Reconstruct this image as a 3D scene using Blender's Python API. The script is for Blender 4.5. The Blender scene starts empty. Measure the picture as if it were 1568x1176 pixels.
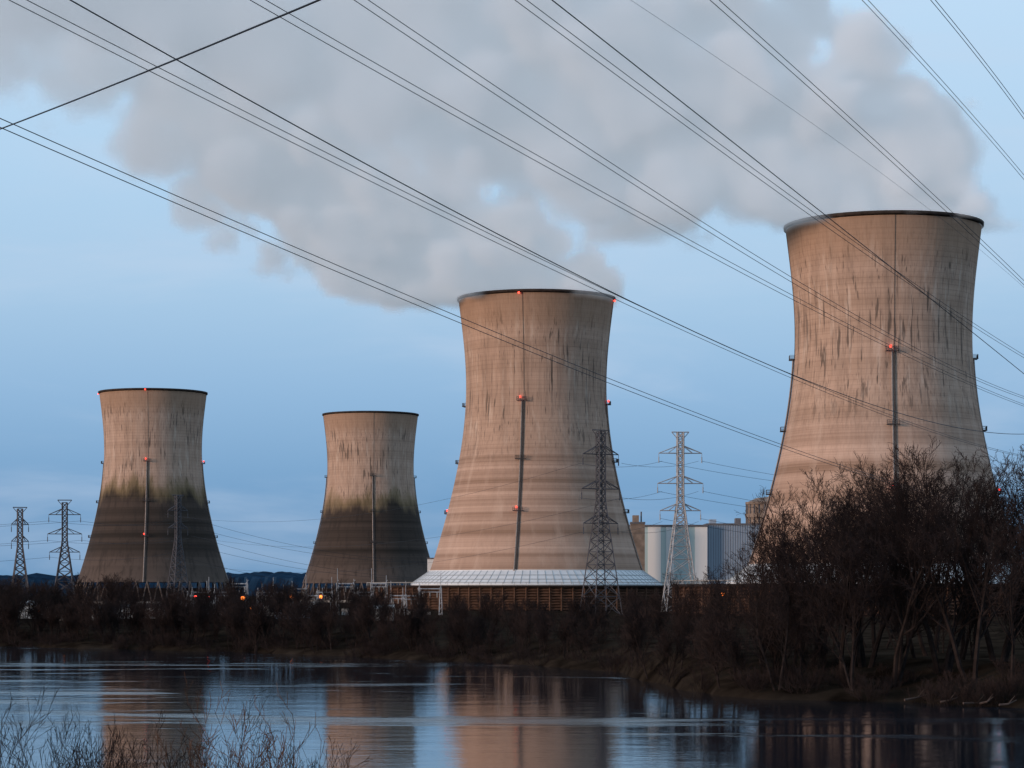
import bpy, math, random
import numpy as np
from mathutils import Vector
R=random.Random(7)
scene=bpy.context.scene
scene.view_settings.view_transform='Standard'; scene.view_settings.look='None'; scene.view_settings.exposure=0
F=3702.0   # focal length expressed in survey units
CAMZ=10.0
def col(o):
    scene.collection.objects.link(o); return o
# ------------------------------------------------------------------ materials
def mat(name, base=(.3,.3,.3), rough=.8, var=.25, scale=1.0, metallic=0, stretch=(1,1,1), spec=.3):
    m=bpy.data.materials.new(name); m.use_nodes=True
    nt=m.node_tree; b=nt.nodes['Principled BSDF']
    b.inputs['Roughness'].default_value=rough; b.inputs['Metallic'].default_value=metallic
    b.inputs['Specular IOR Level'].default_value=spec
    tc=nt.nodes.new('ShaderNodeTexCoord'); mp=nt.nodes.new('ShaderNodeMapping')
    mp.inputs['Scale'].default_value=stretch
    n=nt.nodes.new('ShaderNodeTexNoise'); n.inputs['Scale'].default_value=scale; n.inputs['Detail'].default_value=5
    nt.links.new(tc.outputs['Object'],mp.inputs[0]); nt.links.new(mp.outputs[0],n.inputs['Vector'])
    r=nt.nodes.new('ShaderNodeValToRGB'); nt.links.new(n.outputs['Fac'],r.inputs[0])
    r.color_ramp.elements[0].position=.3; r.color_ramp.elements[1].position=.7
    r.color_ramp.elements[0].color=tuple(c*(1-var) for c in base)+(1,)
    r.color_ramp.elements[1].color=tuple(min(1,c*(1+var)) for c in base)+(1,)
    nt.links.new(r.outputs[0],b.inputs['Base Color'])
    return m
def emat(name,c,s):
    m=bpy.data.materials.new(name); m.use_nodes=True; nt=m.node_tree
    b=nt.nodes['Principled BSDF']; b.inputs['Base Color'].default_value=(*c,1)
    b.inputs['Emission Color'].default_value=(*c,1); b.inputs['Emission Strength'].default_value=s
    return m
class NB:
    def __init__(s,nt): s.nt=nt
    def v(s,x,sock):
        if hasattr(x,'is_output') : s.nt.links.new(x,sock)
        else: sock.default_value=x
    def math(s,op,a,b=0.0,c=None,clamp=False):
        n=s.nt.nodes.new('ShaderNodeMath'); n.operation=op; n.use_clamp=clamp
        s.v(a,n.inputs[0]); s.v(b,n.inputs[1])
        if c is not None: s.v(c,n.inputs[2])
        return n.outputs[0]
    def mapr(s,x,a,b,c=0.0,d=1.0,smooth=False):
        n=s.nt.nodes.new('ShaderNodeMapRange'); 
        if smooth: n.interpolation_type='SMOOTHSTEP'
        s.v(x,n.inputs[0])
        for i,q in enumerate((a,b,c,d)): s.v(q,n.inputs[1+i])
        return n.outputs[0]
    def noise(s,vec,scale,detail=4,rough=.5,dist=0.0):
        n=s.nt.nodes.new('ShaderNodeTexNoise'); s.v(vec,n.inputs['Vector'])
        n.inputs['Scale'].default_value=scale; n.inputs['Detail'].default_value=detail
        n.inputs['Roughness'].default_value=rough; n.inputs['Distortion'].default_value=dist
        return n.outputs['Fac']
    def mapping(s,vec,scale=(1,1,1),loc=(0,0,0)):
        n=s.nt.nodes.new('ShaderNodeMapping'); s.v(vec,n.inputs[0])
        n.inputs['Scale'].default_value=scale; n.inputs['Location'].default_value=loc
        return n.outputs[0]
    def mix(s,f,a,b,bt='MIX'):
        n=s.nt.nodes.new('ShaderNodeMix'); n.data_type='RGBA'; n.blend_type=bt
        s.v(f,n.inputs[0])
        for x,k in ((a,6),(b,7)):
            if isinstance(x,tuple): n.inputs[k].default_value=(*x[:3],1)
            else: s.nt.links.new(x,n.inputs[k])
        return n.outputs[2]
# ------------------------------------------------------------------ mesh helpers
class MB:
    """mesh builder: verts/faces with material index"""
    def __init__(s): s.V=[];s.F=[];s.M=[]
    def tube(s,pts,rad,n=4,mi=0,cap=True):
        pts=np.asarray(pts,float); k=len(pts)
        rad=np.full(k,rad) if np.isscalar(rad) else np.asarray(rad)
        d=np.gradient(pts,axis=0); d/= (np.linalg.norm(d,axis=1,keepdims=True)+1e-9)
        m=d.mean(0); ref=np.array([0,0,1.]) if abs(m[2])<.8*np.linalg.norm(m)+1e-9 else np.array([1.,0,0])
        a=np.cross(d,ref); a/=np.linalg.norm(a,axis=1,keepdims=True)+1e-9; b=np.cross(d,a)
        o=len(s.V); t=np.arange(n)*2*math.pi/n
        ring=(pts[:,None,:]+rad[:,None,None]*(np.cos(t)[None,:,None]*a[:,None,:]+np.sin(t)[None,:,None]*b[:,None,:])).reshape(-1,3)
        s.V.extend(ring.tolist())
        for i in range(k-1):
            for j in range(n):
                j2=(j+1)%n
                s.F.append((o+i*n+j,o+i*n+j2,o+(i+1)*n+j2,o+(i+1)*n+j)); s.M.append(mi)
        if cap and n>3:
            s.F.append(tuple(o+j for j in range(n))[::-1]); s.M.append(mi)
            s.F.append(tuple(o+(k-1)*n+j for j in range(n))); s.M.append(mi)
    def box(s,x0,x1,y0,y1,z0,z1,mi=0):
        o=len(s.V)
        s.V+= [(x0,y0,z0),(x1,y0,z0),(x1,y1,z0),(x0,y1,z0),(x0,y0,z1),(x1,y0,z1),(x1,y1,z1),(x0,y1,z1)]
        for f in ((0,3,2,1),(4,5,6,7),(0,1,5,4),(1,2,6,5),(2,3,7,6),(3,0,4,7)):
            s.F.append(tuple(o+i for i in f)); s.M.append(mi)
    def lathe(s,prof,n=96,mi=0,a0=0,a1=2*math.pi):
        full=abs(a1-a0-2*math.pi)<1e-6; m=n if full else n+1; o=len(s.V)
        for r,z in prof:
            for j in range(m):
                a=a0+(a1-a0)*j/n; s.V.append((r*math.cos(a),r*math.sin(a),z))
        for i in range(len(prof)-1):
            for j in range(n):
                j2=(j+1)%m
                s.F.append((o+i*m+j,o+i*m+j2,o+(i+1)*m+j2,o+(i+1)*m+j)); s.M.append(mi)
    def sphere(s,c,r,mi=0,n=10):
        o=len(s.V)
        for i in range(n//2+1):
            p=math.pi*i/(n//2)
            for j in range(n):
                a=2*math.pi*j/n
                s.V.append((c[0]+r*math.sin(p)*math.cos(a),c[1]+r*math.sin(p)*math.sin(a),c[2]+r*math.cos(p)))
        for i in range(n//2):
            for j in range(n):
                j2=(j+1)%n
                s.F.append((o+i*n+j,o+(i+1)*n+j,o+(i+1)*n+j2,o+i*n+j2)); s.M.append(mi)
    def mesh(s,name,mats,smooth=False):
        me=bpy.data.meshes.new(name); me.from_pydata(s.V,[],s.F)
        for m in mats: me.materials.append(m)
        me.polygons.foreach_set('material_index',s.M)
        if smooth: me.polygons.foreach_set('use_smooth',[True]*len(s.F))
        me.update(); return me
    def obj(s,name,mats,loc=(0,0,0),parent=None,smooth=False,rot=0):
        o=bpy.data.objects.new(name,s.mesh(name,mats,smooth)); col(o); o.location=loc; o.rotation_euler=(0,0,rot)
        if parent: o.parent=parent
        return o
def empty(name,loc=(0,0,0),rot=0):
    e=bpy.data.objects.new(name,None); col(e); e.location=loc; e.rotation_euler=(0,0,rot); return e

# ------------------------------------------------------------------ camera
cam=bpy.data.cameras.new('camera'); co=col(bpy.data.objects.new('camera',cam))
co.location=(0,0,CAMZ); co.rotation_euler=(math.radians(90),0,0)
cam.lens=85; cam.sensor_width=36; cam.shift_y=317/1568; cam.clip_end=30000; cam.clip_start=.5
scene.camera=co
# ------------------------------------------------------------------ world
w=bpy.data.worlds.new('World'); scene.world=w; w.use_nodes=True
nt=w.node_tree; nb=NB(nt); bg=nt.nodes['Background']
tc=nt.nodes.new('ShaderNodeTexCoord'); sep=nt.nodes.new('ShaderNodeSeparateXYZ')
nt.links.new(tc.outputs['Generated'],sep.inputs[0])
SUN_EL=8; SUN_AZ=240  # direction the light comes from, compass from +Y clockwise
sky=nt.nodes.new('ShaderNodeTexSky'); sky.sky_type='NISHITA'; sky.sun_disc=False
sky.sun_elevation=math.radians(SUN_EL); sky.sun_rotation=math.radians(SUN_AZ)
ramp=nt.nodes.new('ShaderNodeValToRGB')
els=[(0,(.015,.02,.03)),(.49,(.015,.02,.03)),(.5,(.15,.31,.53)),(.52,(.175,.36,.61)),(.541,(.29,.49,.74)),(.561,(.40,.60,.82)),(.585,(.46,.67,.89)),(.618,(.53,.73,.94)),(.66,(.52,.70,.92)),(1.0,(.43,.59,.80))]
cr=ramp.color_ramp
cr.elements[0].position=0; cr.elements[0].color=(*els[0][1],1)
cr.elements[1].position=1; cr.elements[1].color=(*els[-1][1],1)
for p,c in els[1:-1]:
    e=cr.elements.new(p); e.color=(*c,1)
zz=nb.mapr(sep.outputs[2],-1,1)
nt.links.new(zz,ramp.inputs[0])
wv=nb.mapping(tc.outputs['Generated'],(3,3,14))
wn=nb.noise(wv,2.2,6,.55,.4)
wm=nb.mapr(wn,.45,.78,0,.35,True)
c1=nb.mix(wm,ramp.outputs[0],(.58,.69,.86))
skys=nb.mix(1.0,sky.outputs[0],(.12,.12,.12),'MULTIPLY')
c2=nb.mix(.05,c1,skys)
nt.links.new(c2,bg.inputs[0]); bg.inputs[1].default_value=1.0
# sun
sl=bpy.data.lights.new('sun','SUN'); sl.energy=2.6; sl.angle=math.radians(12); sl.color=(1,.69,.52)
so=col(bpy.data.objects.new('sun',sl))
az=math.radians(SUN_AZ); el=math.radians(SUN_EL)
dv=Vector((math.sin(az)*math.cos(el),math.cos(az)*math.cos(el),math.sin(el)))
so.rotation_euler=dv.to_track_quat('Z','Y').to_euler()

# ------------------------------------------------------------------ terrain
SX=[-3000,-300,-92,-40,1.4,13,16,20,36,44,120,3000]; SY=[700,640,435,390,328,296,247,227,214,206,190,190]
def shore(x): return np.interp(x,SX,SY)
def sst(a,b,x):
    t=np.clip((x-a)/(b-a),0,1); return t*t*(3-2*t)
def hgt(x,y):
    x=np.asarray(x,float); y=np.asarray(y,float)
    d=y-shore(x)+2.2*np.sin(x*.31)+1.2*np.sin(x*.83+1)
    far=-2.5+3.4*sst(-8,5,d)+2.2*sst(4,30,d)
    far=far+.25*np.sin(x*.21+y*.13)*sst(5,20,d)
    near=-2.5+10.8*(1-sst(0,95,y))
    return np.maximum(far,near)
xs=np.unique(np.concatenate([np.linspace(-9000,-400,14),np.arange(-400,-150,12),np.arange(-150,150,2.5),np.arange(150,400,12),np.linspace(400,9000,14)]))
ys=np.unique(np.concatenate([np.linspace(-4000,-100,10),np.arange(-100,180,6),np.arange(180,480,2.5),np.arange(480,1000,15),np.linspace(1000,14000,16)]))
X,Y=np.meshgrid(xs,ys); Z=hgt(X,Y)
me=bpy.data.meshes.new('ground')
nx,ny=len(xs),len(ys)
fs=[(j*nx+i,j*nx+i+1,(j+1)*nx+i+1,(j+1)*nx+i) for j in range(ny-1) for i in range(nx-1)]
me.from_pydata(np.stack([X,Y,Z],-1).reshape(-1,3).tolist(),[],fs)
me.polygons.foreach_set('use_smooth',[True]*len(fs))
gm=mat('ground_soil',(.020,.015,.011),.95,.7,.25,spec=0); me.materials.append(gm)
col(bpy.data.objects.new('ground',me))
# water
wm_=bpy.data.materials.new('river_water'); wm_.use_nodes=True; nt=wm_.node_tree; nb=NB(nt); b=nt.nodes['Principled BSDF']
b.inputs['Base Color'].default_value=(.003,.009,.016,1); b.inputs['IOR'].default_value=1.31
tc=nt.nodes.new('ShaderNodeTexCoord'); ob=tc.outputs['Object']
streak=nb.noise(nb.mapping(ob,(.016,.06,1),(3.3,1.2,0)),1.0,5,.65,1.0)
sm=nb.mapr(streak,.54,.68,0,1,True)
n1=nb.noise(nb.mapping(ob,(.6,1.0,1)),1.4,4,.6)
n2=nb.noise(nb.mapping(ob,(.12,.2,1)),1.0,3,.5)
hh=nb.math('ADD',nb.math('MULTIPLY',n1,nb.math('MULTIPLY_ADD',sm,.17,.024)),nb.math('MULTIPLY',n2,.06))
bp=nt.nodes.new('ShaderNodeBump'); bp.inputs['Distance'].default_value=1.0; bp.inputs['Strength'].default_value=.5
nt.links.new(hh,bp.inputs['Height']); nt.links.new(bp.outputs[0],b.inputs['Normal'])
nt.links.new(nb.mapr(sm,0,1,.04,.2),b.inputs['Roughness'])
mb=MB(); mb.V=[(-3000,20,0),(3000,20,0),(3000,1000,0),(-3000,1000,0)]; mb.F=[(0,1,2,3)]; mb.M=[0]
mb.obj('river_water',[wm_])
# hills
mb=MB(); hx=np.linspace(-2600,2600,900)
rng=np.random.default_rng(3); N=900
top=34+2.5*np.sin(hx*.004+1)+1.5*np.sin(hx*.011)+rng.normal(0,1.1,N)+1.2*np.sin(hx*.05)
for lay,(dy,k) in enumerate(((0,.0),(60,.75),(260,1.0),(700,.7))):
    for i in range(N): mb.V.append((hx[i],3300+dy+rng.normal(0,6),3+(top[i]*k if lay else -2)))
for l in range(3):
    for i in range(N-1):
        mb.F.append((l*N+i,l*N+i+1,(l+1)*N+i+1,(l+1)*N+i)); mb.M.append(0)
mb.obj('distant_hills',[mat('hill_forest_haze',(.014,.033,.058),.95,.35,.02,spec=0)])  # distance haze is put into the blue base colour

# ------------------------------------------------------------------ cooling towers
PZ=np.array([117.3,107,92.6,83,73.5,63.9,54.3,44.7,35.1,25.6,17.2])
PR=np.array([28.6,27.2,26.1,25.8,26.1,27.3,29.1,31.2,33.6,36.3,39.1])
pf=np.polyfit((PZ-70)/50,PR,5)
def rad(z): return float(np.polyval(pf,(z-70)/50))
def tower_mat(name,dark,seed):
    m=bpy.data.materials.new(name); m.use_nodes=True; nt=m.node_tree; nb=NB(nt); b=nt.nodes['Principled BSDF']
    b.inputs['Roughness'].default_value=.9; b.inputs['Specular IOR Level'].default_value=.15
    tc=nt.nodes.new('ShaderNodeTexCoord'); ob=nb.mapping(tc.outputs['Object'],(1,1,1),(seed*37.,seed*11.,0))
    sp=nt.nodes.new('ShaderNodeSeparateXYZ'); nt.links.new(tc.outputs['Object'],sp.inputs[0]); z=sp.outputs[2]
    cb=nt.nodes.new('ShaderNodeCombineXYZ'); nb.v(nb.math('ADD',z,seed*53.),cb.inputs[2]); zv=cb.outputs[0]
    band=nb.noise(zv,.17,4,.65)
    bands=nb.mapr(band,.40,.60,0,1)
    lower=nb.mapr(z,66,54,0,1,True)
    bandc=nb.mix(bands,(.25,.163,.115),(.50,.355,.275))
    plain=nb.mix(nb.noise(ob,.05,4,.6),(.38,.265,.19),(.52,.375,.29))
    base=nb.mix(nb.math('MULTIPLY_ADD',lower,.66,.30),plain,bandc)
    fb=nb.noise(zv,.8,3,.7)
    base=nb.mix(nb.mapr(fb,.5,.7,0,.34),base,(.25,.165,.12))
    fr=nb.math('FRACT',nb.math('DIVIDE',z,1.52)); ln=nb.mapr(fr,0,.16,.80,1)
    base=nb.mix(1.0,base,nb.mix(ln,(0,0,0),(1,1,1)),'MULTIPLY')
    um=nb.math('MULTIPLY',nb.mapr(z,50,74,0,1,True),nb.mapr(z,113,104,.25,1,True))
    ws=nb.noise(nb.mapping(ob,(.35,.35,.018)),1.0,5,.65)
    base=nb.mix(nb.math('MULTIPLY',nb.mapr(ws,.46,.72,0,.42),nb.mapr(z,45,75,.35,1)),base,(.15,.112,.088))
    wl=nb.noise(nb.mapping(ob,(.22,.22,.012),(9,4,2)),1.0,4,.6)
    base=nb.mix(nb.mapr(wl,.52,.75,0,.35),base,(.57,.445,.36))
    fv=nb.noise(nb.mapping(ob,(2.2,2.2,.02)),1.0,2,.5)
    base=nb.mix(nb.math('MULTIPLY',nb.mapr(fv,.50,.68,0,.34),nb.mapr(z,40,75,.3,1)),base,(.16,.115,.09))
    reg=nb.noise(ob,.045,2,.5)
    dr=nb.noise(nb.mapping(ob,(1.0,1.0,.07),(1,7,3)),1.0,3,.55)
    thr=nb.math('MULTIPLY_ADD',reg,-.55,.868)
    dm=nb.math('MULTIPLY',nb.mapr(nb.math('SUBTRACT',dr,thr),0,.07,0,.75),um)
    base=nb.mix(dm,base,(.065,.054,.046))
    dr2=nb.noise(nb.mapping(ob,(1.9,1.9,.11),(6,2,9)),1.0,2,.5)
    base=nb.mix(nb.math('MULTIPLY',nb.mapr(dr2,.635,.695,0,.68),um),base,(.065,.053,.045))
    pp=nb.noise(nb.mapping(ob,(.5,.5,.07),(4,1,8)),1.0,4,.6)
    base=nb.mix(nb.math('MULTIPLY',nb.mapr(pp,.56,.70,0,.45),um),base,(.62,.51,.42))
    base=nb.mix(nb.math('MULTIPLY',nb.mapr(z,101,110,0,1,True),.5),base,(.29,.18,.11))
    if dark:
        en=nb.noise(nb.mapping(ob,(.12,.12,.03)),1.0,4,.6)
        edge=nb.math('MULTIPLY_ADD',nb.math('SUBTRACT',en,.5),26.,z)
        g=nb.mapr(edge,dark+7,dark-3,0,1,True)
        base=nb.mix(nb.math('MULTIPLY',g,.7),base,(.10,.078,.026))
        g2=nb.mapr(edge,dark,dark-9,0,1,True)
        dk=nb.mix(bands,(.022,.018,.016),(.056,.043,.037))
        dk=nb.mix(nb.mapr(z,32,22,0,.5),dk,(.13,.10,.085))
        dk=nb.mix(nb.mapr(ws,.5,.65,0,.5),dk,(.018,.016,.016))
        base=nb.mix(nb.math('MULTIPLY',g2,.96),base,dk)
    nt.links.new(base,b.inputs['Base Color'])
    bp=nt.nodes.new('ShaderNodeBump'); bp.inputs['Strength'].default_value=.4; bp.inputs['Distance'].default_value=.3
    nt.links.new(nb.math('ADD',ws,ln),bp.inputs['Height']); nt.links.new(bp.outputs[0],b.inputs['Normal'])
    return m
m_dark=mat('dark_steel',(.05,.045,.045),.7,.3,2)
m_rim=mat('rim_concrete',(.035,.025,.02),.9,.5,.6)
m_riser=mat('riser_pipe',(.27,.22,.19),.7,.2,1)
m_red=emat('red_beacon',(1,.05,.03),5)
m_white=mat('white_panel',(.58,.62,.64),.6,.08,.3)
m_seam=mat('panel_seam',(.30,.34,.36),.7,.2,1)
m_lou=mat('louver_timber',(.085,.045,.028),.85,.45,.5)
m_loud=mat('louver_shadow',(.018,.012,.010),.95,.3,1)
m_conc=mat('pale_concrete',(.30,.29,.27),.85,.25,.4)
m_brn0=mat('column_concrete',(.13,.10,.085),.9,.3,.5)
def cooling_tower(loc,tmat,ztop,zbot,phi,ring,beacons):
    e=empty('cooling_tower',loc)
    g=3.0 # local ground
    mb=MB(); zs=np.linspace(zbot,ztop-1.2,90)
    prof=[(rad(z),z) for z in zs]
    mb.lathe(prof,160,0)
    rt=rad(ztop)
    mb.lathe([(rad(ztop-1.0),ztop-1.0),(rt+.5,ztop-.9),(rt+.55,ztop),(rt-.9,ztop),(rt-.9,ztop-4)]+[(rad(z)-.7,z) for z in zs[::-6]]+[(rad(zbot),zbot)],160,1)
    mb.obj('shell',[tmat,m_rim],parent=e,smooth=False)
    for p in e.children[0].data.polygons: p.use_smooth=True
    mb=MB()
    for k in range(4):
        a=-math.pi/2+phi+k*math.pi/2
        ca,sa=math.cos(a),math.sin(a); tx,ty=-sa,ca
        zr=np.linspace(zbot,78,24)
        mb.tube([((rad(z)+.35)*ca,(rad(z)+.35)*sa,z) for z in zr],.32,6,1)
        mb.tube([((rad(z)+.3)*ca+tx*.75,(rad(z)+.3)*sa+ty*.75,z) for z in np.linspace(zbot,78,24)],.18,4,0)
        mb.tube([((rad(z)+.1)*ca+tx*.75,(rad(z)+.1)*sa+ty*.75,z) for z in np.linspace(78,ztop-1,20)],.06,4,0)
        for z in (78,57,38.5):
            r0=rad(z)
            for t in np.linspace(-1.6,1.9,6):
                mb.tube([((r0+1.5)*ca+tx*t,(r0+1.5)*sa+ty*t,z),((r0+1.5)*ca+tx*t,(r0+1.5)*sa+ty*t,z+1.2)],.06,4,0)
            for h in (0,.6,1.2):
                mb.tube([((r0-.2)*ca+tx*-1.6,(r0-.2)*sa+ty*-1.6,z+h),((r0+1.5)*ca-tx*1.6,(r0+1.5)*sa-ty*1.6,z+h),((r0+1.5)*ca+tx*1.9,(r0+1.5)*sa+ty*1.9,z+h),((r0-.2)*ca+tx*1.9,(r0-.2)*sa+ty*1.9,z+h)],.16 if h==0 else .06,4,0)
        for z in beacons.get(k,()):
            r0=rad(z)+1.0
            mb.sphere((r0*ca+tx*-.4,r0*sa+ty*-.4,z+1.2),.38,2)
    mb.obj('access_risers',[m_dark,m_riser,m_red],parent=e)
    mb=MB()
    if ring:
        r0=rad(zbot)+.3; r1=46.; z1=12.6
        mb.lathe([(r0,zbot+.3),(r0+.1,zbot-.1),(r1,z1),(r1,z1-.7)],96,0)
        for j in range(96):
            a=2*math.pi*j/96
            mb.tube([((r0)*math.cos(a),(r0)*math.sin(a),zbot),(r1*math.cos(a),r1*math.sin(a),z1+.08)],.11,4,1)
        for t in (.33,.66):
            rr=r0+(r1-r0)*t; z_=zbot-.1+(z1-zbot+.1)*t
            mb.lathe([(rr,z_+.03),(rr+.15,z_+.16),(rr+.3,z_-.1)],96,1)
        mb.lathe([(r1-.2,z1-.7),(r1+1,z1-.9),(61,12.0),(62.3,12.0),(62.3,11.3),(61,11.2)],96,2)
        mb.lathe([(62.1,12.9),(62.15,13.0),(62.1,13.1)],96,3)
        for j in range(96):
            a=2*math.pi*j/96; c,s_=math.cos(a),math.sin(a)
            mb.tube([(62.1*c,62.1*s_,12),(62.1*c,62.1*s_,13.05)],.06,4,3)
            mb.tube([(61.6*c,61.6*s_,g-.5),(61.6*c,61.6*s_,11.3)],.28,4,4)
        for i in range(9):
            z=g+.7+i*.93
            mb.lathe([(61.7,z),(60.7,z+.75),(60.6,z+.68),(61.6,z-.07),(61.7,z)],96,4)
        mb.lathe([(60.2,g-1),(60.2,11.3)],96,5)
        mb.obj('fill_ring',[m_white,m_seam,m_loud,m_conc,m_lou,m_loud],parent=e)
    else:
        n=44; rb=rad(zbot)+3.0
        for j in range(n):
            a=2*math.pi*j/n
            for s_ in (-.5,.5):
                a2=a+s_*2*math.pi/n
                mb.tube([(rb*math.cos(a),rb*math.sin(a),g-1),(rad(zbot)*math.cos(a2),rad(zbot)*math.sin(a2),zbot+.3)],.36,6,0)
        mb.lathe([(rb+2,g-1),(rb+2,g+1.6),(rb+1.5,g+1.6),(rb+1.5,g-1)],96,2)
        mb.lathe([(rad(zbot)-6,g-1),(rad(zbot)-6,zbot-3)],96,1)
        mb.obj('diagonal_columns',[m_brn0,m_loud,m_conc],parent=e)
    return e
B1={0:(114.8,78,38.5),1:(114.5,78),3:(38.5,)}
B2={0:(114,78,38.5),1:(78,),3:(114,)}
cooling_tower((8.9,887,0),tower_mat('shell_concrete_a',0,1),117.3,17.2,-.21,True,B1)
cooling_tower((109,710,0),tower_mat('shell_concrete_b',0,2),117.3,17.6,-.06,True,{0:(78,38.5),1:(38.5,)})
cooling_tower((-191.5,1290,0),tower_mat('shell_concrete_c',65,3),116,14.6,.02,False,B2)
cooling_tower((-84.8,1450,0),tower_mat('shell_concrete_d',65,4),116,14.6,.10,False,{})

# ------------------------------------------------------------------ steam plumes (volumes)
sm_=bpy.data.materials.new('steam'); sm_.use_nodes=True; nt=sm_.node_tree; nt.nodes.clear(); nb=NB(nt)
try: sm_.cycles.volume_step_rate=4.0
except Exception as ex: print('steprate',ex)
out=nt.nodes.new('ShaderNodeOutputMaterial'); at=nt.nodes.new('ShaderNodeAttribute'); at.attribute_name='density'
sc=nt.nodes.new('ShaderNodeVolumeScatter'); sc.inputs['Color'].default_value=(.99,.99,.99,1); sc.inputs['Anisotropy'].default_value=-.68
nt.links.new(at.outputs['Fac'],sc.inputs['Density'])
em=nt.nodes.new('ShaderNodeEmission'); em.inputs['Color'].default_value=(.74,.86,1.0,1)
nt.links.new(nb.math('MULTIPLY',at.outputs['Fac'],.27),em.inputs['Strength'])  # added glow, scaled by density, stands in for multiply scattered light
ad=nt.nodes.new('ShaderNodeAddShader'); nt.links.new(sc.outputs[0],ad.inputs[0]); nt.links.new(em.outputs[0],ad.inputs[1])
nt.links.new(ad.outputs[0],out.inputs['Volume'])
def plume(path,seed,vox,dy=0):
    """path: (x,y,z,radius,density)"""
    P=np.array(path,float); n=len(P); t=np.linspace(0,n-1,n*14)
    C=np.stack([np.interp(t,np.arange(n),P[:,k]) for k in range(5)],1)
    Cs=C.copy()
    ker=np.ones(15)/15
    for k in range(5):
        pad=np.concatenate([np.full(7,C[0,k]),C[:,k],np.full(7,C[-1,k])]); Cs[:,k]=np.convolve(pad,ker,'valid')
    Cs[0]=C[0]
    me=bpy.data.meshes.new('steam_plume'); me.from_pydata(Cs[:,:3].tolist(),[],[])
    for nm,k in (('rad',3),('dens',4)):
        a=me.attributes.new(nm,'FLOAT','POINT'); a.data.foreach_set('value',Cs[:,k].astype(np.float32))
    o=col(bpy.data.objects.new('steam_plume',me))
    ng=bpy.data.node_groups.new('plume_nodes','GeometryNodeTree')
    ng.interface.new_socket('Geometry',in_out='INPUT',socket_type='NodeSocketGeometry')
    ng.interface.new_socket('Geometry',in_out='OUTPUT',socket_type='NodeSocketGeometry')
    gi=ng.nodes.new('NodeGroupInput'); go=ng.nodes.new('NodeGroupOutput'); nb=NB(ng); L=ng.links.new
    pos=ng.nodes.new('GeometryNodeInputPosition')
    sn=ng.nodes.new('GeometryNodeSampleNearest'); L(gi.outputs[0],sn.inputs['Geometry'])
    vals=[]
    for nm in ('rad','dens'):
        na=ng.nodes.new('GeometryNodeInputNamedAttribute'); na.data_type='FLOAT'; na.inputs['Name'].default_value=nm
        si=ng.nodes.new('GeometryNodeSampleIndex'); si.data_type='FLOAT'
        L(gi.outputs[0],si.inputs['Geometry']); L(na.outputs[0],si.inputs['Value']); L(sn.outputs[0],si.inputs['Index'])
        vals.append(si.outputs[0])
    px=ng.nodes.new('GeometryNodeProximity'); px.target_element='POINTS'; L(gi.outputs[0],px.inputs[0])
    dist=px.outputs['Distance']
    ofs=ng.nodes.new('ShaderNodeVectorMath'); ofs.operation='ADD'; L(pos.outputs[0],ofs.inputs[0]); ofs.inputs[1].default_value=(seed*71,seed*13,seed*29)
    f1=nb.noise(ofs.outputs[0],.016,2,.5)
    f2=nb.noise(ofs.outputs[0],.045,5,.55,.3)
    vo=ng.nodes.new('ShaderNodeTexVoronoi'); vo.feature='SMOOTH_F1'; vo.inputs['Scale'].default_value=.036; vo.inputs['Smoothness'].default_value=.12
    L(ofs.outputs[0],vo.inputs['Vector'])
    vo2=ng.nodes.new('ShaderNodeTexVoronoi'); vo2.feature='SMOOTH_F1'; vo2.inputs['Scale'].default_value=.085; vo2.inputs['Smoothness'].default_value=.12
    L(ofs.outputs[0],vo2.inputs['Vector'])
    core=nb.math('SUBTRACT',1.0,nb.math('DIVIDE',dist,vals[0]))
    s=nb.math('ADD',core,nb.math('MULTIPLY',nb.math('SUBTRACT',f1,.5),.65))
    s=nb.math('ADD',s,nb.math('MULTIPLY',nb.math('SUBTRACT',f2,.5),.6))
    s=nb.math('ADD',s,nb.math('MULTIPLY',nb.math('SUBTRACT',.48,vo.outputs['Distance']),1.15))
    s=nb.math('ADD',s,nb.math('MULTIPLY',nb.math('SUBTRACT',.47,vo2.outputs['Distance']),.5))
    soft=nb.mapr(vals[1],.04,.14,.40,.11)
    d=nb.mapr(s,0.0,soft,0,1,True)
    sp=ng.nodes.new('ShaderNodeSeparateXYZ'); L(pos.outputs[0],sp.inputs[0])
    d=nb.math('MULTIPLY',nb.math('MULTIPLY',d,vals[1]),nb.mapr(sp.outputs[2],115.5,118.5,0,1))
    vc=ng.nodes.new('GeometryNodeVolumeCube')
    mn=(Cs[:,:3]-Cs[:,3:4]*1.4).min(0); mx=(Cs[:,:3]+Cs[:,3:4]*1.4).max(0); mn[2]=max(mn[2],112)
    vc.inputs['Min'].default_value=mn.tolist(); vc.inputs['Max'].default_value=mx.tolist()
    for i,a in enumerate('XYZ'): vc.inputs['Resolution '+a].default_value=int((mx[i]-mn[i])/vox)
    L(d,vc.inputs['Density'])
    st=ng.nodes.new('GeometryNodeSetMaterial'); st.inputs['Material'].default_value=sm_
    L(vc.outputs[0],st.inputs[0]); L(st.outputs[0],go.inputs[0])
    mo=o.modifiers.new('steam','NODES'); mo.node_group=ng
    me.materials.append(sm_)
    return o
def W(u,v,D,r,dens): return ((u-784)*D/F,D,CAMZ+(905-v)*D/F,r*D/F,dens)
D1=887
plume([W(824,472,D1,104,.26),W(785,440,D1,100,.25),W(710,400,D1,102,.23),W(610,350,D1,122,.20),W(505,275,D1,140,.16),W(400,195,D1,150,.12),W(280,100,D1,155,.08),W(130,15,D1,140,.055),W(-60,-20,D1,140,.05)],1,2.4)
D2=710
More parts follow.
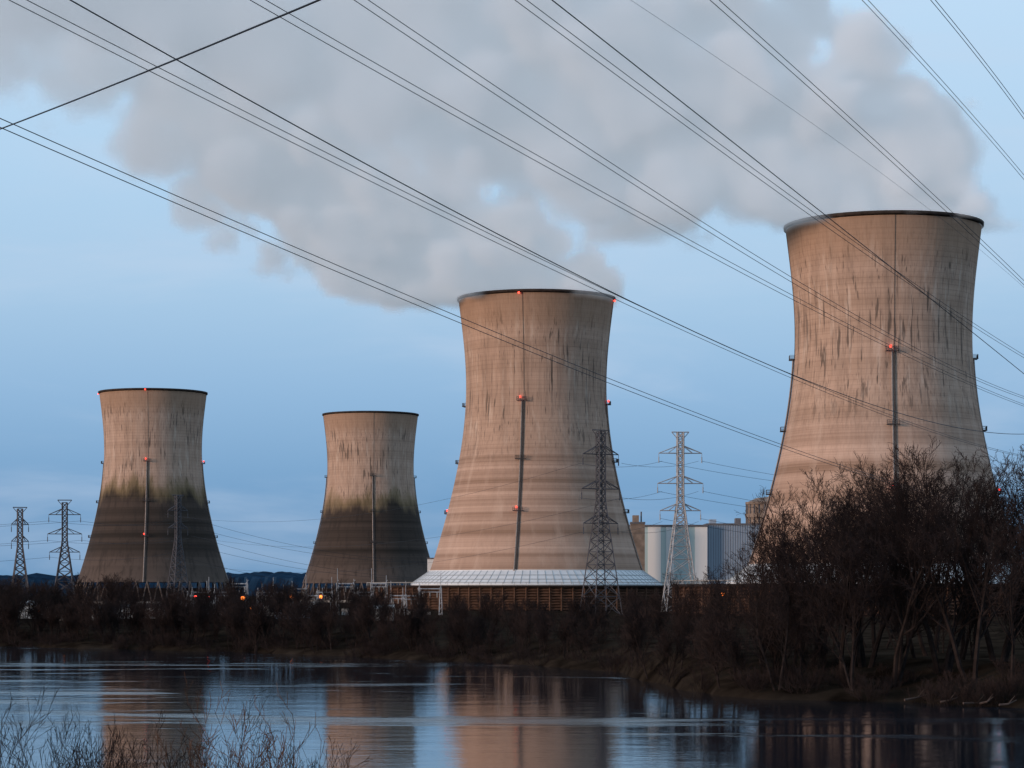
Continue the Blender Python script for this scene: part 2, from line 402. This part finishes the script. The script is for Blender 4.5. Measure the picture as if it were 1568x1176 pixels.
plume([W(1356,364,D2,144,.26),W(1378,305,D2,138,.25),W(1335,245,D2,150,.23),W(1225,220,D2,170,.20),W(1100,175,D2,195,.16),W(980,140,D2,222,.13),W(800,85,D2,235,.10),W(600,20,D2,215,.07),W(350,-30,D2,190,.055),W(0,-60,D2,180,.045)],2,2.4)

# ------------------------------------------------------------------ buildings
m_teal=mat('teal_cladding',(.40,.53,.54),.6,.03,.3,stretch=(1,1,.1))
m_wcl=mat('white_cladding',(.72,.73,.71),.6,.03,.3,stretch=(1,1,.1))
m_bcl=mat('blue_grey_cladding',(.27,.34,.42),.6,.05,.3,stretch=(1,1,.1))
m_roof=mat('roof_trim',(.12,.12,.13),.8,.2,1)
m_brn=mat('brown_concrete',(.20,.16,.13),.9,.3,.4)
def turbine():
    e=empty('turbine_building',(0,0,0))
    mb=MB(); Y0=985
    def px(u): return (u-784)*Y0/F
    cols=[(940,992,0),(992,997,1),(997,1012,1),(1012,1020,0),(1020,1032,1),(1032,1064,0),(1064,1068,1),(1068,1083,1),]
    for a,b_,m in cols:
        dy=0 if m==0 else -.15
        mb.box(px(a),px(b_),Y0+dy,Y0+60,2,36.2,m)
    mb.box(px(940),px(1083)+.3,Y0-.4,Y0+60.4,36.2,37.0,3)
    mb.box(px(1083),px(1168),Y0+4,Y0+50,2,37,2)
    mb.box(px(1083),px(1168)+.3,Y0+3.7,Y0+50.3,37,37.7,3)
    for i in range(22):
        x=px(1086)+i*(px(1168)-px(1086))/22; mb.box(x,x+.12,Y0+3.85,Y0+4,2,37,3)
    mb.box(px(1090),px(1100),Y0+10,Y0+16,37.7,39.5,2); mb.box(px(1130),px(1138),Y0+10,Y0+16,37.7,40,3)
    mb.box(px(1000),px(1120),Y0-14,Y0-.5,2,11,1); mb.box(px(1000)-.3,px(1120)+.3,Y0-14.3,Y0-.5,11,11.5,3)
    for i in range(9):
        x=px(1004)+i*3.3; mb.box(x,x+1.6,Y0-14.06,Y0-14,4.5,8,3)
    mb.obj('walls',[m_teal,m_wcl,m_bcl,m_roof],parent=e)
turbine()
mb=MB(); mb.lathe([(9,2),(9,41),(9.6,41),(9.6,42.5),(9,42.5),(9,46.5),(9.5,46.5),(9.5,47.5),(8.5,47.6),(5,49.2),(0.01,49.8)],48,0)
for j in range(24):
    a=2*math.pi*j/24; mb.tube([(9.15*math.cos(a),9.15*math.sin(a),2),(9.15*math.cos(a),9.15*math.sin(a),46.4)],.3,4,1)
mb.obj('reactor_building',[m_brn,m_roof],(108,1020,0))
mb=MB(); mb.box(-2.8,2.8,-3,3,2,37,0); mb.box(-3,3,-3.2,3.2,37,37.8,1); mb.box(-2,.5,-2,2,37.8,40.5,0)
mb.tube([(1.5,0,37.5),(1.5,0,42)],.3,8,1)
mb.obj('vent_building',[m_brn,m_roof],(50.6,975,0))
def shed(name,x,y,w,d,h,ms,z=2.4,rot=0):
    mb=MB(); mb.box(-w/2,w/2,-d/2,d/2,-.5,h,0)
    o=len(mb.V); hw=w/2+.3; hd=d/2+.3
    mb.V+=[(-hw,-hd,h),(hw,-hd,h),(hw,hd,h),(-hw,hd,h),(-hw,0,h+d*.12),(hw,0,h+d*.12)]
    for f in ((0,1,5,4),(2,3,4,5),(0,4,3),(1,2,5),(0,3,2,1)): mb.F.append(tuple(o+i for i in f)); mb.M.append(1)
    k=max(2,int(w/4))
    for i in range(k):
        x0=-w/2+(i+.5)*w/k; mb.box(x0-.6,x0+.6,-d/2-.05,-d/2,h*.35,h*.7,2)
    mb.obj(name,ms,(x,y,z),rot=rot)
shed('service_shed',-122,600,14,9,4.2,[m_wcl,m_white,m_roof])
shed('service_shed',-100,560,10,7,3.5,[m_conc,m_roof,m_roof])
shed('service_shed',-92,600,12,8,3.4,[m_wcl,m_roof,m_roof])
shed('service_shed',-55,620,11,8,4.,[m_bcl,m_conc,m_roof])
shed('service_shed',-32,560,9,7,3.6,[m_conc,m_white,m_roof])
mb=MB(); mb.box(-1.5,1.5,-2,2,2,22.5,0); mb.box(-1.7,1.7,-2.2,2.2,22.5,23,1)
mb.box(-3,3,-3,3,2,14,0); mb.box(-3.2,3.2,-3.2,3.2,14,14.4,1)
mb.obj('stair_tower',[m_wcl,m_roof],(-31.5,945,0))

# ------------------------------------------------------------------ pylons
m_gal=mat('galvanised_steel',(.30,.32,.34),.6,.2,.5)
m_gald=mat('weathered_steel',(.07,.07,.08),.7,.2,.5)
def pylon(x,y,H,bw,arms,m,r=.13,rot=0.3):
    mb=MB(); z0=0
    def wd(z): 
        t=z/H
        return bw*(1-t/.62)+1.0*(t/.62) if t<.62 else 1.0
    lev=[0]; z=0
    while z<H-1:
        z+=max(2.2,wd(z)*1.25); lev.append(min(z,H))
    cn=((1,1),(1,-1),(-1,-1),(-1,1))
    for c in cn:
        mb.tube([(c[0]*wd(z),c[1]*wd(z),z) for z in lev],r*1.25,4,0)
    for a,b_ in zip(lev[:-1],lev[1:]):
        for i in range(4):
            c,d=cn[i],cn[(i+1)%4]
            mb.tube([(c[0]*wd(a),c[1]*wd(a),a),(d[0]*wd(b_),d[1]*wd(b_),b_)],r*.75,4,0)
            mb.tube([(d[0]*wd(a),d[1]*wd(a),a),(c[0]*wd(b_),c[1]*wd(b_),b_)],r*.75,4,0)
            mb.tube([(c[0]*wd(b_),c[1]*wd(b_),b_),(d[0]*wd(b_),d[1]*wd(b_),b_)],r*.6,4,0)
    for za,la in arms:
        for s_ in (-1,1):
            tip=(s_*la,0,za)
            for yy in (-1,1):
                mb.tube([(s_*1.0,yy,za),tip],r*.8,4,0); mb.tube([(s_*1.0,yy,za+2.4),tip],r*.8,4,0)
                mb.tube([(s_*(1+la)/2,yy*.5,za),(s_*1.0,yy,za+2.4)],r*.5,4,0)
            mb.tube([tip,(s_*la,0,za-1.2)],.08,4,0); 
            mb.tube([(s_*la,0,za-1.2),(s_*la,0,za-3.2)],.17,6,0)
    mb.tube([(-2.9,0,H),(2.9,0,H)],r,4,0)
    for s_ in (-1,1): mb.tube([(s_*2.9,0,H),(s_*1,0,H-2.2)],r*.7,4,0)
    mb.obj('transmission_pylon',[m],(x,y,2.6),rot=rot)
pylon(55.7,800,60,5.6,[(53,7.2),(43,7.6),(34,6.8)],m_gal,.18,.1)
pylon(25.7,700,54,4.6,[(47,6),(37,6.4),(27,5.8)],m_gald,.15,.5)
pylon(-185,1000,45,5,[(39,6.5),(31,7),(23.5,6.2)],m_gald,.19,.1)
pylon(-203.5,1000,42,4.2,[(35,3.5),(28,3.5)],m_gald,.19,.3)
pylon(-152,1100,51,4.6,[(44,5),(36,5)],m_gald,.19,.6)
pylon(190,880,50,5,[(44,6.5),(36,7),(28,6.2)],m_gald,.14,.3)
m_wire=mat('conductor_wire',(.012,.014,.02),.6,.2,1)
def sagwire(mb,a,b,sag,r,n=24):
    a=np.array(a,float); b=np.array(b,float); t=np.linspace(0,1,n)[:,None]
    p=a+(b-a)*t; p[:,2]-=4*sag*(t*(1-t))[:,0]; mb.tube(p,r,4,0,False)
mb=MB()
for s_,z in ((-7,52),(7,52),(-7.4,42),(7.4,42),(-6.6,33),(6.6,33)):
    sagwire(mb,(55.7+s_,800,z+1),(190+s_,880,z-6),4,.05)
for s_,z in ((-6,46),(6,46),(-6,36),(6,36),(6,26),(-6,26)):
    sagwire(mb,(25.7+s_,700,z+1),(55.7+s_,800,z+7),1.5,.045)
for s_,z in ((-6,46),(6,36),(-6,26)):
    sagwire(mb,(25.7+s_,700,z+1),(-152+s_,1100,z-1),9,.035,40)
for s_,z in ((-6.5,38),(6.5,38),(-7,30),(7,30),(-6,23)):
    sagwire(mb,(-185+s_,1000,z+1),(-152+s_*.7,1100,z+4),2,.05)
    sagwire(mb,(-185+s_,1000,z+1),(-330+s_*.7,960,z+2),4,.05)
    sagwire(mb,(-152+s_,1100,z+5),(-20+s_,1180,z-14),6,.055,40)
mb.obj('distribution_wires',[m_wire])
# overhead conductors: parallel spans crossing the river
mb=MB(); K=.33
def span(pts,x0,r=.02,twin=0.0,tz=.0):
    yy=[];z_=[]
    for u,v in pts:
        t=(u-784)/F; y=-x0/(K-t); yy.append(y); z_.append(CAMZ+(905-v)/F*y)
    c=np.polyfit(yy,z_,2)
    y=np.linspace(yy[0]*.75,yy[-1]*1.5,60)
    for k in ((0,) if not twin else (0,1)):
        p=np.stack([x0+K*y+k*twin,y,np.polyval(c,y)+k*tz],1)
        mb.tube(p,np.interp(y,[80,250,600],[r,r*1.5,r*2]),5,0,False)
span([(0,196),(420,375),(700,495),(980,600),(1200,690),(1420,755)],-40,.016,.35,.12)
span([(30,0),(320,150),(560,278),(760,380),(940,460),(1250,590),(1568,700)],-40,.015,.35,.10)
span([(100,0),(310,105),(500,215),(700,325),(850,410),(1000,485),(1230,575),(1568,665)],-38,.024)
span([(395,0),(560,95),(740,200),(900,297),(1080,397),(1250,480),(1450,565),(1568,625)],-32,.014,.3,.1)
span([(535,0),(700,102),(860,210),(1000,300),(1170,408),(1330,500),(1568,610)],-30,.014,.3,.1)
span([(790,0),(950,120),(1100,230),(1270,350),(1400,440),(1568,548)],-24,.013,.25,.08)
span([(838,0),(1000,118),(1150,235),(1270,335),(1400,440),(1568,572)],-24,.021)
span([(1085,0),(1240,132),(1380,262),(1500,372),(1568,436)],-18,.013,.22,.05)
span([(1320,0),(1430,118),(1568,275)],-14,.011,.16,.03)
span([(1425,0),(1500,92),(1568,182)],-12,.012,.13,.02)
span([(960,0),(1150,118),(1350,268),(1568,440)],-22,.006)
sagwire(mb,(-17.4,74,23.5),(2.3,26.6,18.4),.12,.02,30)
mb.obj('overhead_power_lines',[m_wire])

# ------------------------------------------------------------------ substation + lamps
mb=MB(); rr=random.Random(5)
for i in range(15):
    x=-95+i*5.0+rr.uniform(-1,1); y=690+rr.uniform(-25,30); h=rr.choice([9,10,11,12.5])
    w_=rr.uniform(4,6)
    for sx in (0,w_):
        for dx in (-.5,.5):
            mb.tube([(x+sx+dx,y,2),(x+sx+dx*.3,y,h)],.13,4,0)
        for z in np.arange(3,h,1.5): mb.tube([(x+sx-.45,y,z),(x+sx+.4,y,z+1.2)],.07,4,0)
        mb.tube([(x+sx,y,h),(x+sx,y,h+rr.choice([1,2,4]))],.08,4,0)
    mb.tube([(x,y,h-.4),(x+w_,y,h-.4)],.16,4,0); mb.tube([(x,y,h-1.3),(x+w_,y,h-1.3)],.12,4,0)
    for k in range(3):
        xx=x+w_*(k+.5)/3; mb.tube([(xx,y,h-1.3),(xx,y,h-2.8)],.16,6,1)
    mb.box(x+1,x+3,y+3,y+6,2,2+rr.uniform(2,4),1)
mb.obj('substation_gantry',[m_gal,m_conc])
m_org=emat('sodium_lamp',(1,.22,.03),3.0)
m_redl=emat('red_lamp',(1,.06,.04),6)
def lamp(x,y,z,m,r=.35):
    mb=MB(); zb=2.6
    mb.tube([(0,0,-.5),(0,0,z-zb-.3)],[.12,.07],6,0); mb.tube([(0,0,z-zb-.3),(0,-.5,z-zb+.1),(0,-1.0,z-zb+.1)],.06,5,0)
    mb.sphere((0,-1.1,z-zb-.1),r,1); mb.box(-.3,.3,-1.4,-.8,z-zb+.25,z-zb+.4,0)
    mb.obj('street_lamp',[m_dark,m],(x,y,zb))
for u,v,D,m,r in ((373,915,480,m_org,.45),(447,913,500,m_org,.36),(492,913,500,m_org,.36),(1105,908,330,m_org,.28),(300,913,500,m_redl,.3),(320,912,540,m_redl,.25),(385,930,460,m_org,.22),(60,935,480,m_org,.22),(1178,905,560,m_org,.3),(545,925,500,m_org,.25),(100,925,520,m_org,.22)):
    lamp((u-784)*D/F,D,CAMZ-(v-905)*D/F,m,r)

# ------------------------------------------------------------------ trees
m_bark=mat('bark_dark',(.024,.019,.018),.95,.4,1.5,spec=0)
m_twig=mat('twig_reddish',(.028,.021,.020),.95,.5,.3,spec=0)
m_twigd=mat('twig_dark',(.018,.015,.015),.95,.5,1,spec=0)
m_twigo=mat('twig_orange',(.085,.042,.024),.9,.4,1.5,spec=0)
def tree_mesh(name,seed,H,stems,levels,kids,spread,r0,twr,mats,lean=.15,base=.25,up=.05,wob=.05):
    rg=np.random.default_rng(seed); mb=MB()
    def branch(p,d,L,r,lv):
        n=7 if lv==0 else (5 if lv==1 else (4 if lv<levels-1 else (3 if lv<levels else 2)))
        pts=[p]; dd=d.copy(); step=L/n
        for i in range(n):
            dd=dd+rg.normal(0,.07+wob*lv,3)+np.array([0,0,up*(lv>0)*2]); dd/=np.linalg.norm(dd); pts.append(pts[-1]+dd*step)
        pts=np.array(pts); rs=np.linspace(r,max(r*.35,twr),n+1)
        mb.tube(pts,rs,6 if lv==0 else (4 if lv==1 else 3),0 if lv<2 else 1,False)
        if lv>=levels: return
        k=kids[lv]
        for i in range(k):
            t=(base if lv==0 else .2)+(1-(base if lv==0 else .2))*(i+rg.uniform(.2,.9))/k
            f=t*n; i0=min(int(f),n-1); q=pts[i0]+(pts[i0+1]-pts[i0])*(f-i0)
            ax=pts[i0+1]-pts[i0]; ax/=np.linalg.norm(ax)
            rv=rg.normal(0,1,3); rv-=ax*rv.dot(ax); rv/=np.linalg.norm(rv)+1e-9
            an=spread*rg.uniform(.7,1.3)
            nd=ax*math.cos(an)+rv*math.sin(an); nd[2]+=.1; nd/=np.linalg.norm(nd)
            ll=L*(.60 if lv==0 else .55)*rg.uniform(.65,1.2)*(1.15-.55*t)
            branch(q,nd,ll,max(twr,(r+(rs[-1]-r)*t)*.55),lv+1)
    for s_ in range(stems):
        a=rg.uniform(0,6.28); l=lean*rg.uniform(.4,1.5) if stems>1 else lean*.3
        d=np.array([math.cos(a)*l,math.sin(a)*l,1.]); d/=np.linalg.norm(d)
        branch(np.array([math.cos(a)*.2*stems**.5,math.sin(a)*.2*stems**.5,-.6]),d,H*rg.uniform(.8,1.0),r0*rg.uniform(.7,1),0)
    return mb.mesh(name,mats)
mt=[m_bark,m_twig]
big=[tree_mesh('bare_tree_a%d'%i,20+i,15.5,[2,3,1,2,3][i],4,[11,7,6,4],.66,.27,.014,mt,.28,.26,.045) for i in range(5)]
med=[tree_mesh('bare_tree_b%d'%i,40+i,9,[2,3,2,1][i],3,[12,8,6],.62,.14,.018,mt,.3,.2,.045) for i in range(4)]
shr=[tree_mesh('bare_shrub_c%d'%i,60+i,3.6,8,2,[7,6],.5,.03,.014,mt,.8,.1) for i in range(3)]
def zg(x,y): return float(hgt(x,y))
def inst(name,me,x,y,s,parent=None,sz=1.0,rz=None):
    o=bpy.data.objects.new(name,me); col(o); o.location=(x,y,zg(x,y)-.1); o.scale=(s,s,s*sz); o.rotation_euler=(R.uniform(-.06,.06),R.uniform(-.06,.06),R.uniform(0,6.28))
    if parent: o.parent=parent
    return o
for (u,D,s) in ((1130,236,.68),(1165,245,.78),(1205,232,.84),(1240,240,.94),(1290,228,1.08),(1325,238,1.08),(1365,226,1.12),(1405,240,1.06),(1445,228,1.14),(1490,222,1.18),(1530,232,1.18),(1575,224,1.15),(1620,230,1.1),(1095,250,.58),(1345,255,1.05),(1470,250,1.16),(1260,262,.95),(1545,214,1.0),(1060,262,.48),(1425,262,1.1),(1310,222,.8),(1190,225,.6)):
    inst('bare_tree',R.choice(big),(u-784)*D/F,D,s*.99)
def tall(x): return float(np.interp(x,[-112,-60,-40,-10,10,20],[1.08,1.02,.92,.74,.68,.85]))
e=empty('shoreline_tree_row')
for i in range(200):
    x=-112+i*.70+R.uniform(-1.5,1.5)
    y=shore(x)+R.choice([3,6,9,16,28])+R.uniform(-1,4)
    inst('tree',R.choice(med),x,y,R.uniform(.6,1.0)*tall(x),e)
for i in range(60):
    x=R.uniform(-150,20); y=shore(x)+R.uniform(40,120); inst('tree',R.choice(med),x,y,R.uniform(.6,1.0)*tall(x),e)
for i in range(40):
    x=R.uniform(22,80); y=shore(x)+R.uniform(25,120); inst('tree',R.choice(med),x,y,R.uniform(.7,1.0),e)
e=empty('riverbank_brush')
for i in range(300):
    x=R.uniform(-125,60); y=shore(x)+R.uniform(-.5,22)*(R.random()**.6)+.5
    inst('shrub',R.choice(shr),x,y,R.uniform(.35,.75),e)
# driftwood on the point
mb=MB(); rg=np.random.default_rng(9)
for i in range(5):
    u=[1440,1475,1500,1530,1385][i]; y=float(shore((u-784)*215/F))-rg.uniform(-1,1.); x=(u-784)*y/F
    L=rg.uniform(1.,3.); a=rg.uniform(-.5,.5); p=np.array([x,y,.3])
    pts=[p,p+np.array([L*.5,a*L*.5,rg.uniform(0,.2)]),p+np.array([L,a*L+.3,rg.uniform(-.2,.6)])]
    mb.tube(pts,[.11,.08,.03],6,0); mb.tube([pts[1],pts[1]+np.array([.6,.2,.7])],[.05,.02],4,0)
mb.obj('driftwood',[mat('driftwood_bark',(.08,.062,.055),.9,.3,2,spec=0)])
# near bank shrubs
nearm=[tree_mesh('near_shrub_%d'%i,80+i,4.4,[3,4,3][i],3,[9,5,3],[.52,.48,.5][i],.026,.0045,[m_bark,[m_twigo,m_twigd,m_twigd][i]],[.07,.15,.12][i],.2,.03,.03) for i in range(3)]
tops=[max(v.co.z for v in m.vertices) for m in nearm]
for u,D,top,k in ((350,42,1018,0),(385,41,1035,0),(430,43,1060,2),(310,44,1090,2),(415,40,1095,0),(480,44,1110,1),(105,40,1075,1),(40,38,1095,2),(75,42,1085,2),(150,44,1075,2),(200,41,1100,1),(-10,36,1040,2),(245,43,1110,1),(-30,30,925,2),(15,34,1030,2),(600,50,1150,2),(130,38,1110,1)):
    x=(u-784)*D/F; zt=CAMZ-(top-905)*D/F; g=zg(x,D)
    o=inst('riverside_shrub',nearm[k],x,D,(zt-g)/tops[k])
    o.rotation_euler[0]*=.3; o.rotation_euler[1]*=.3
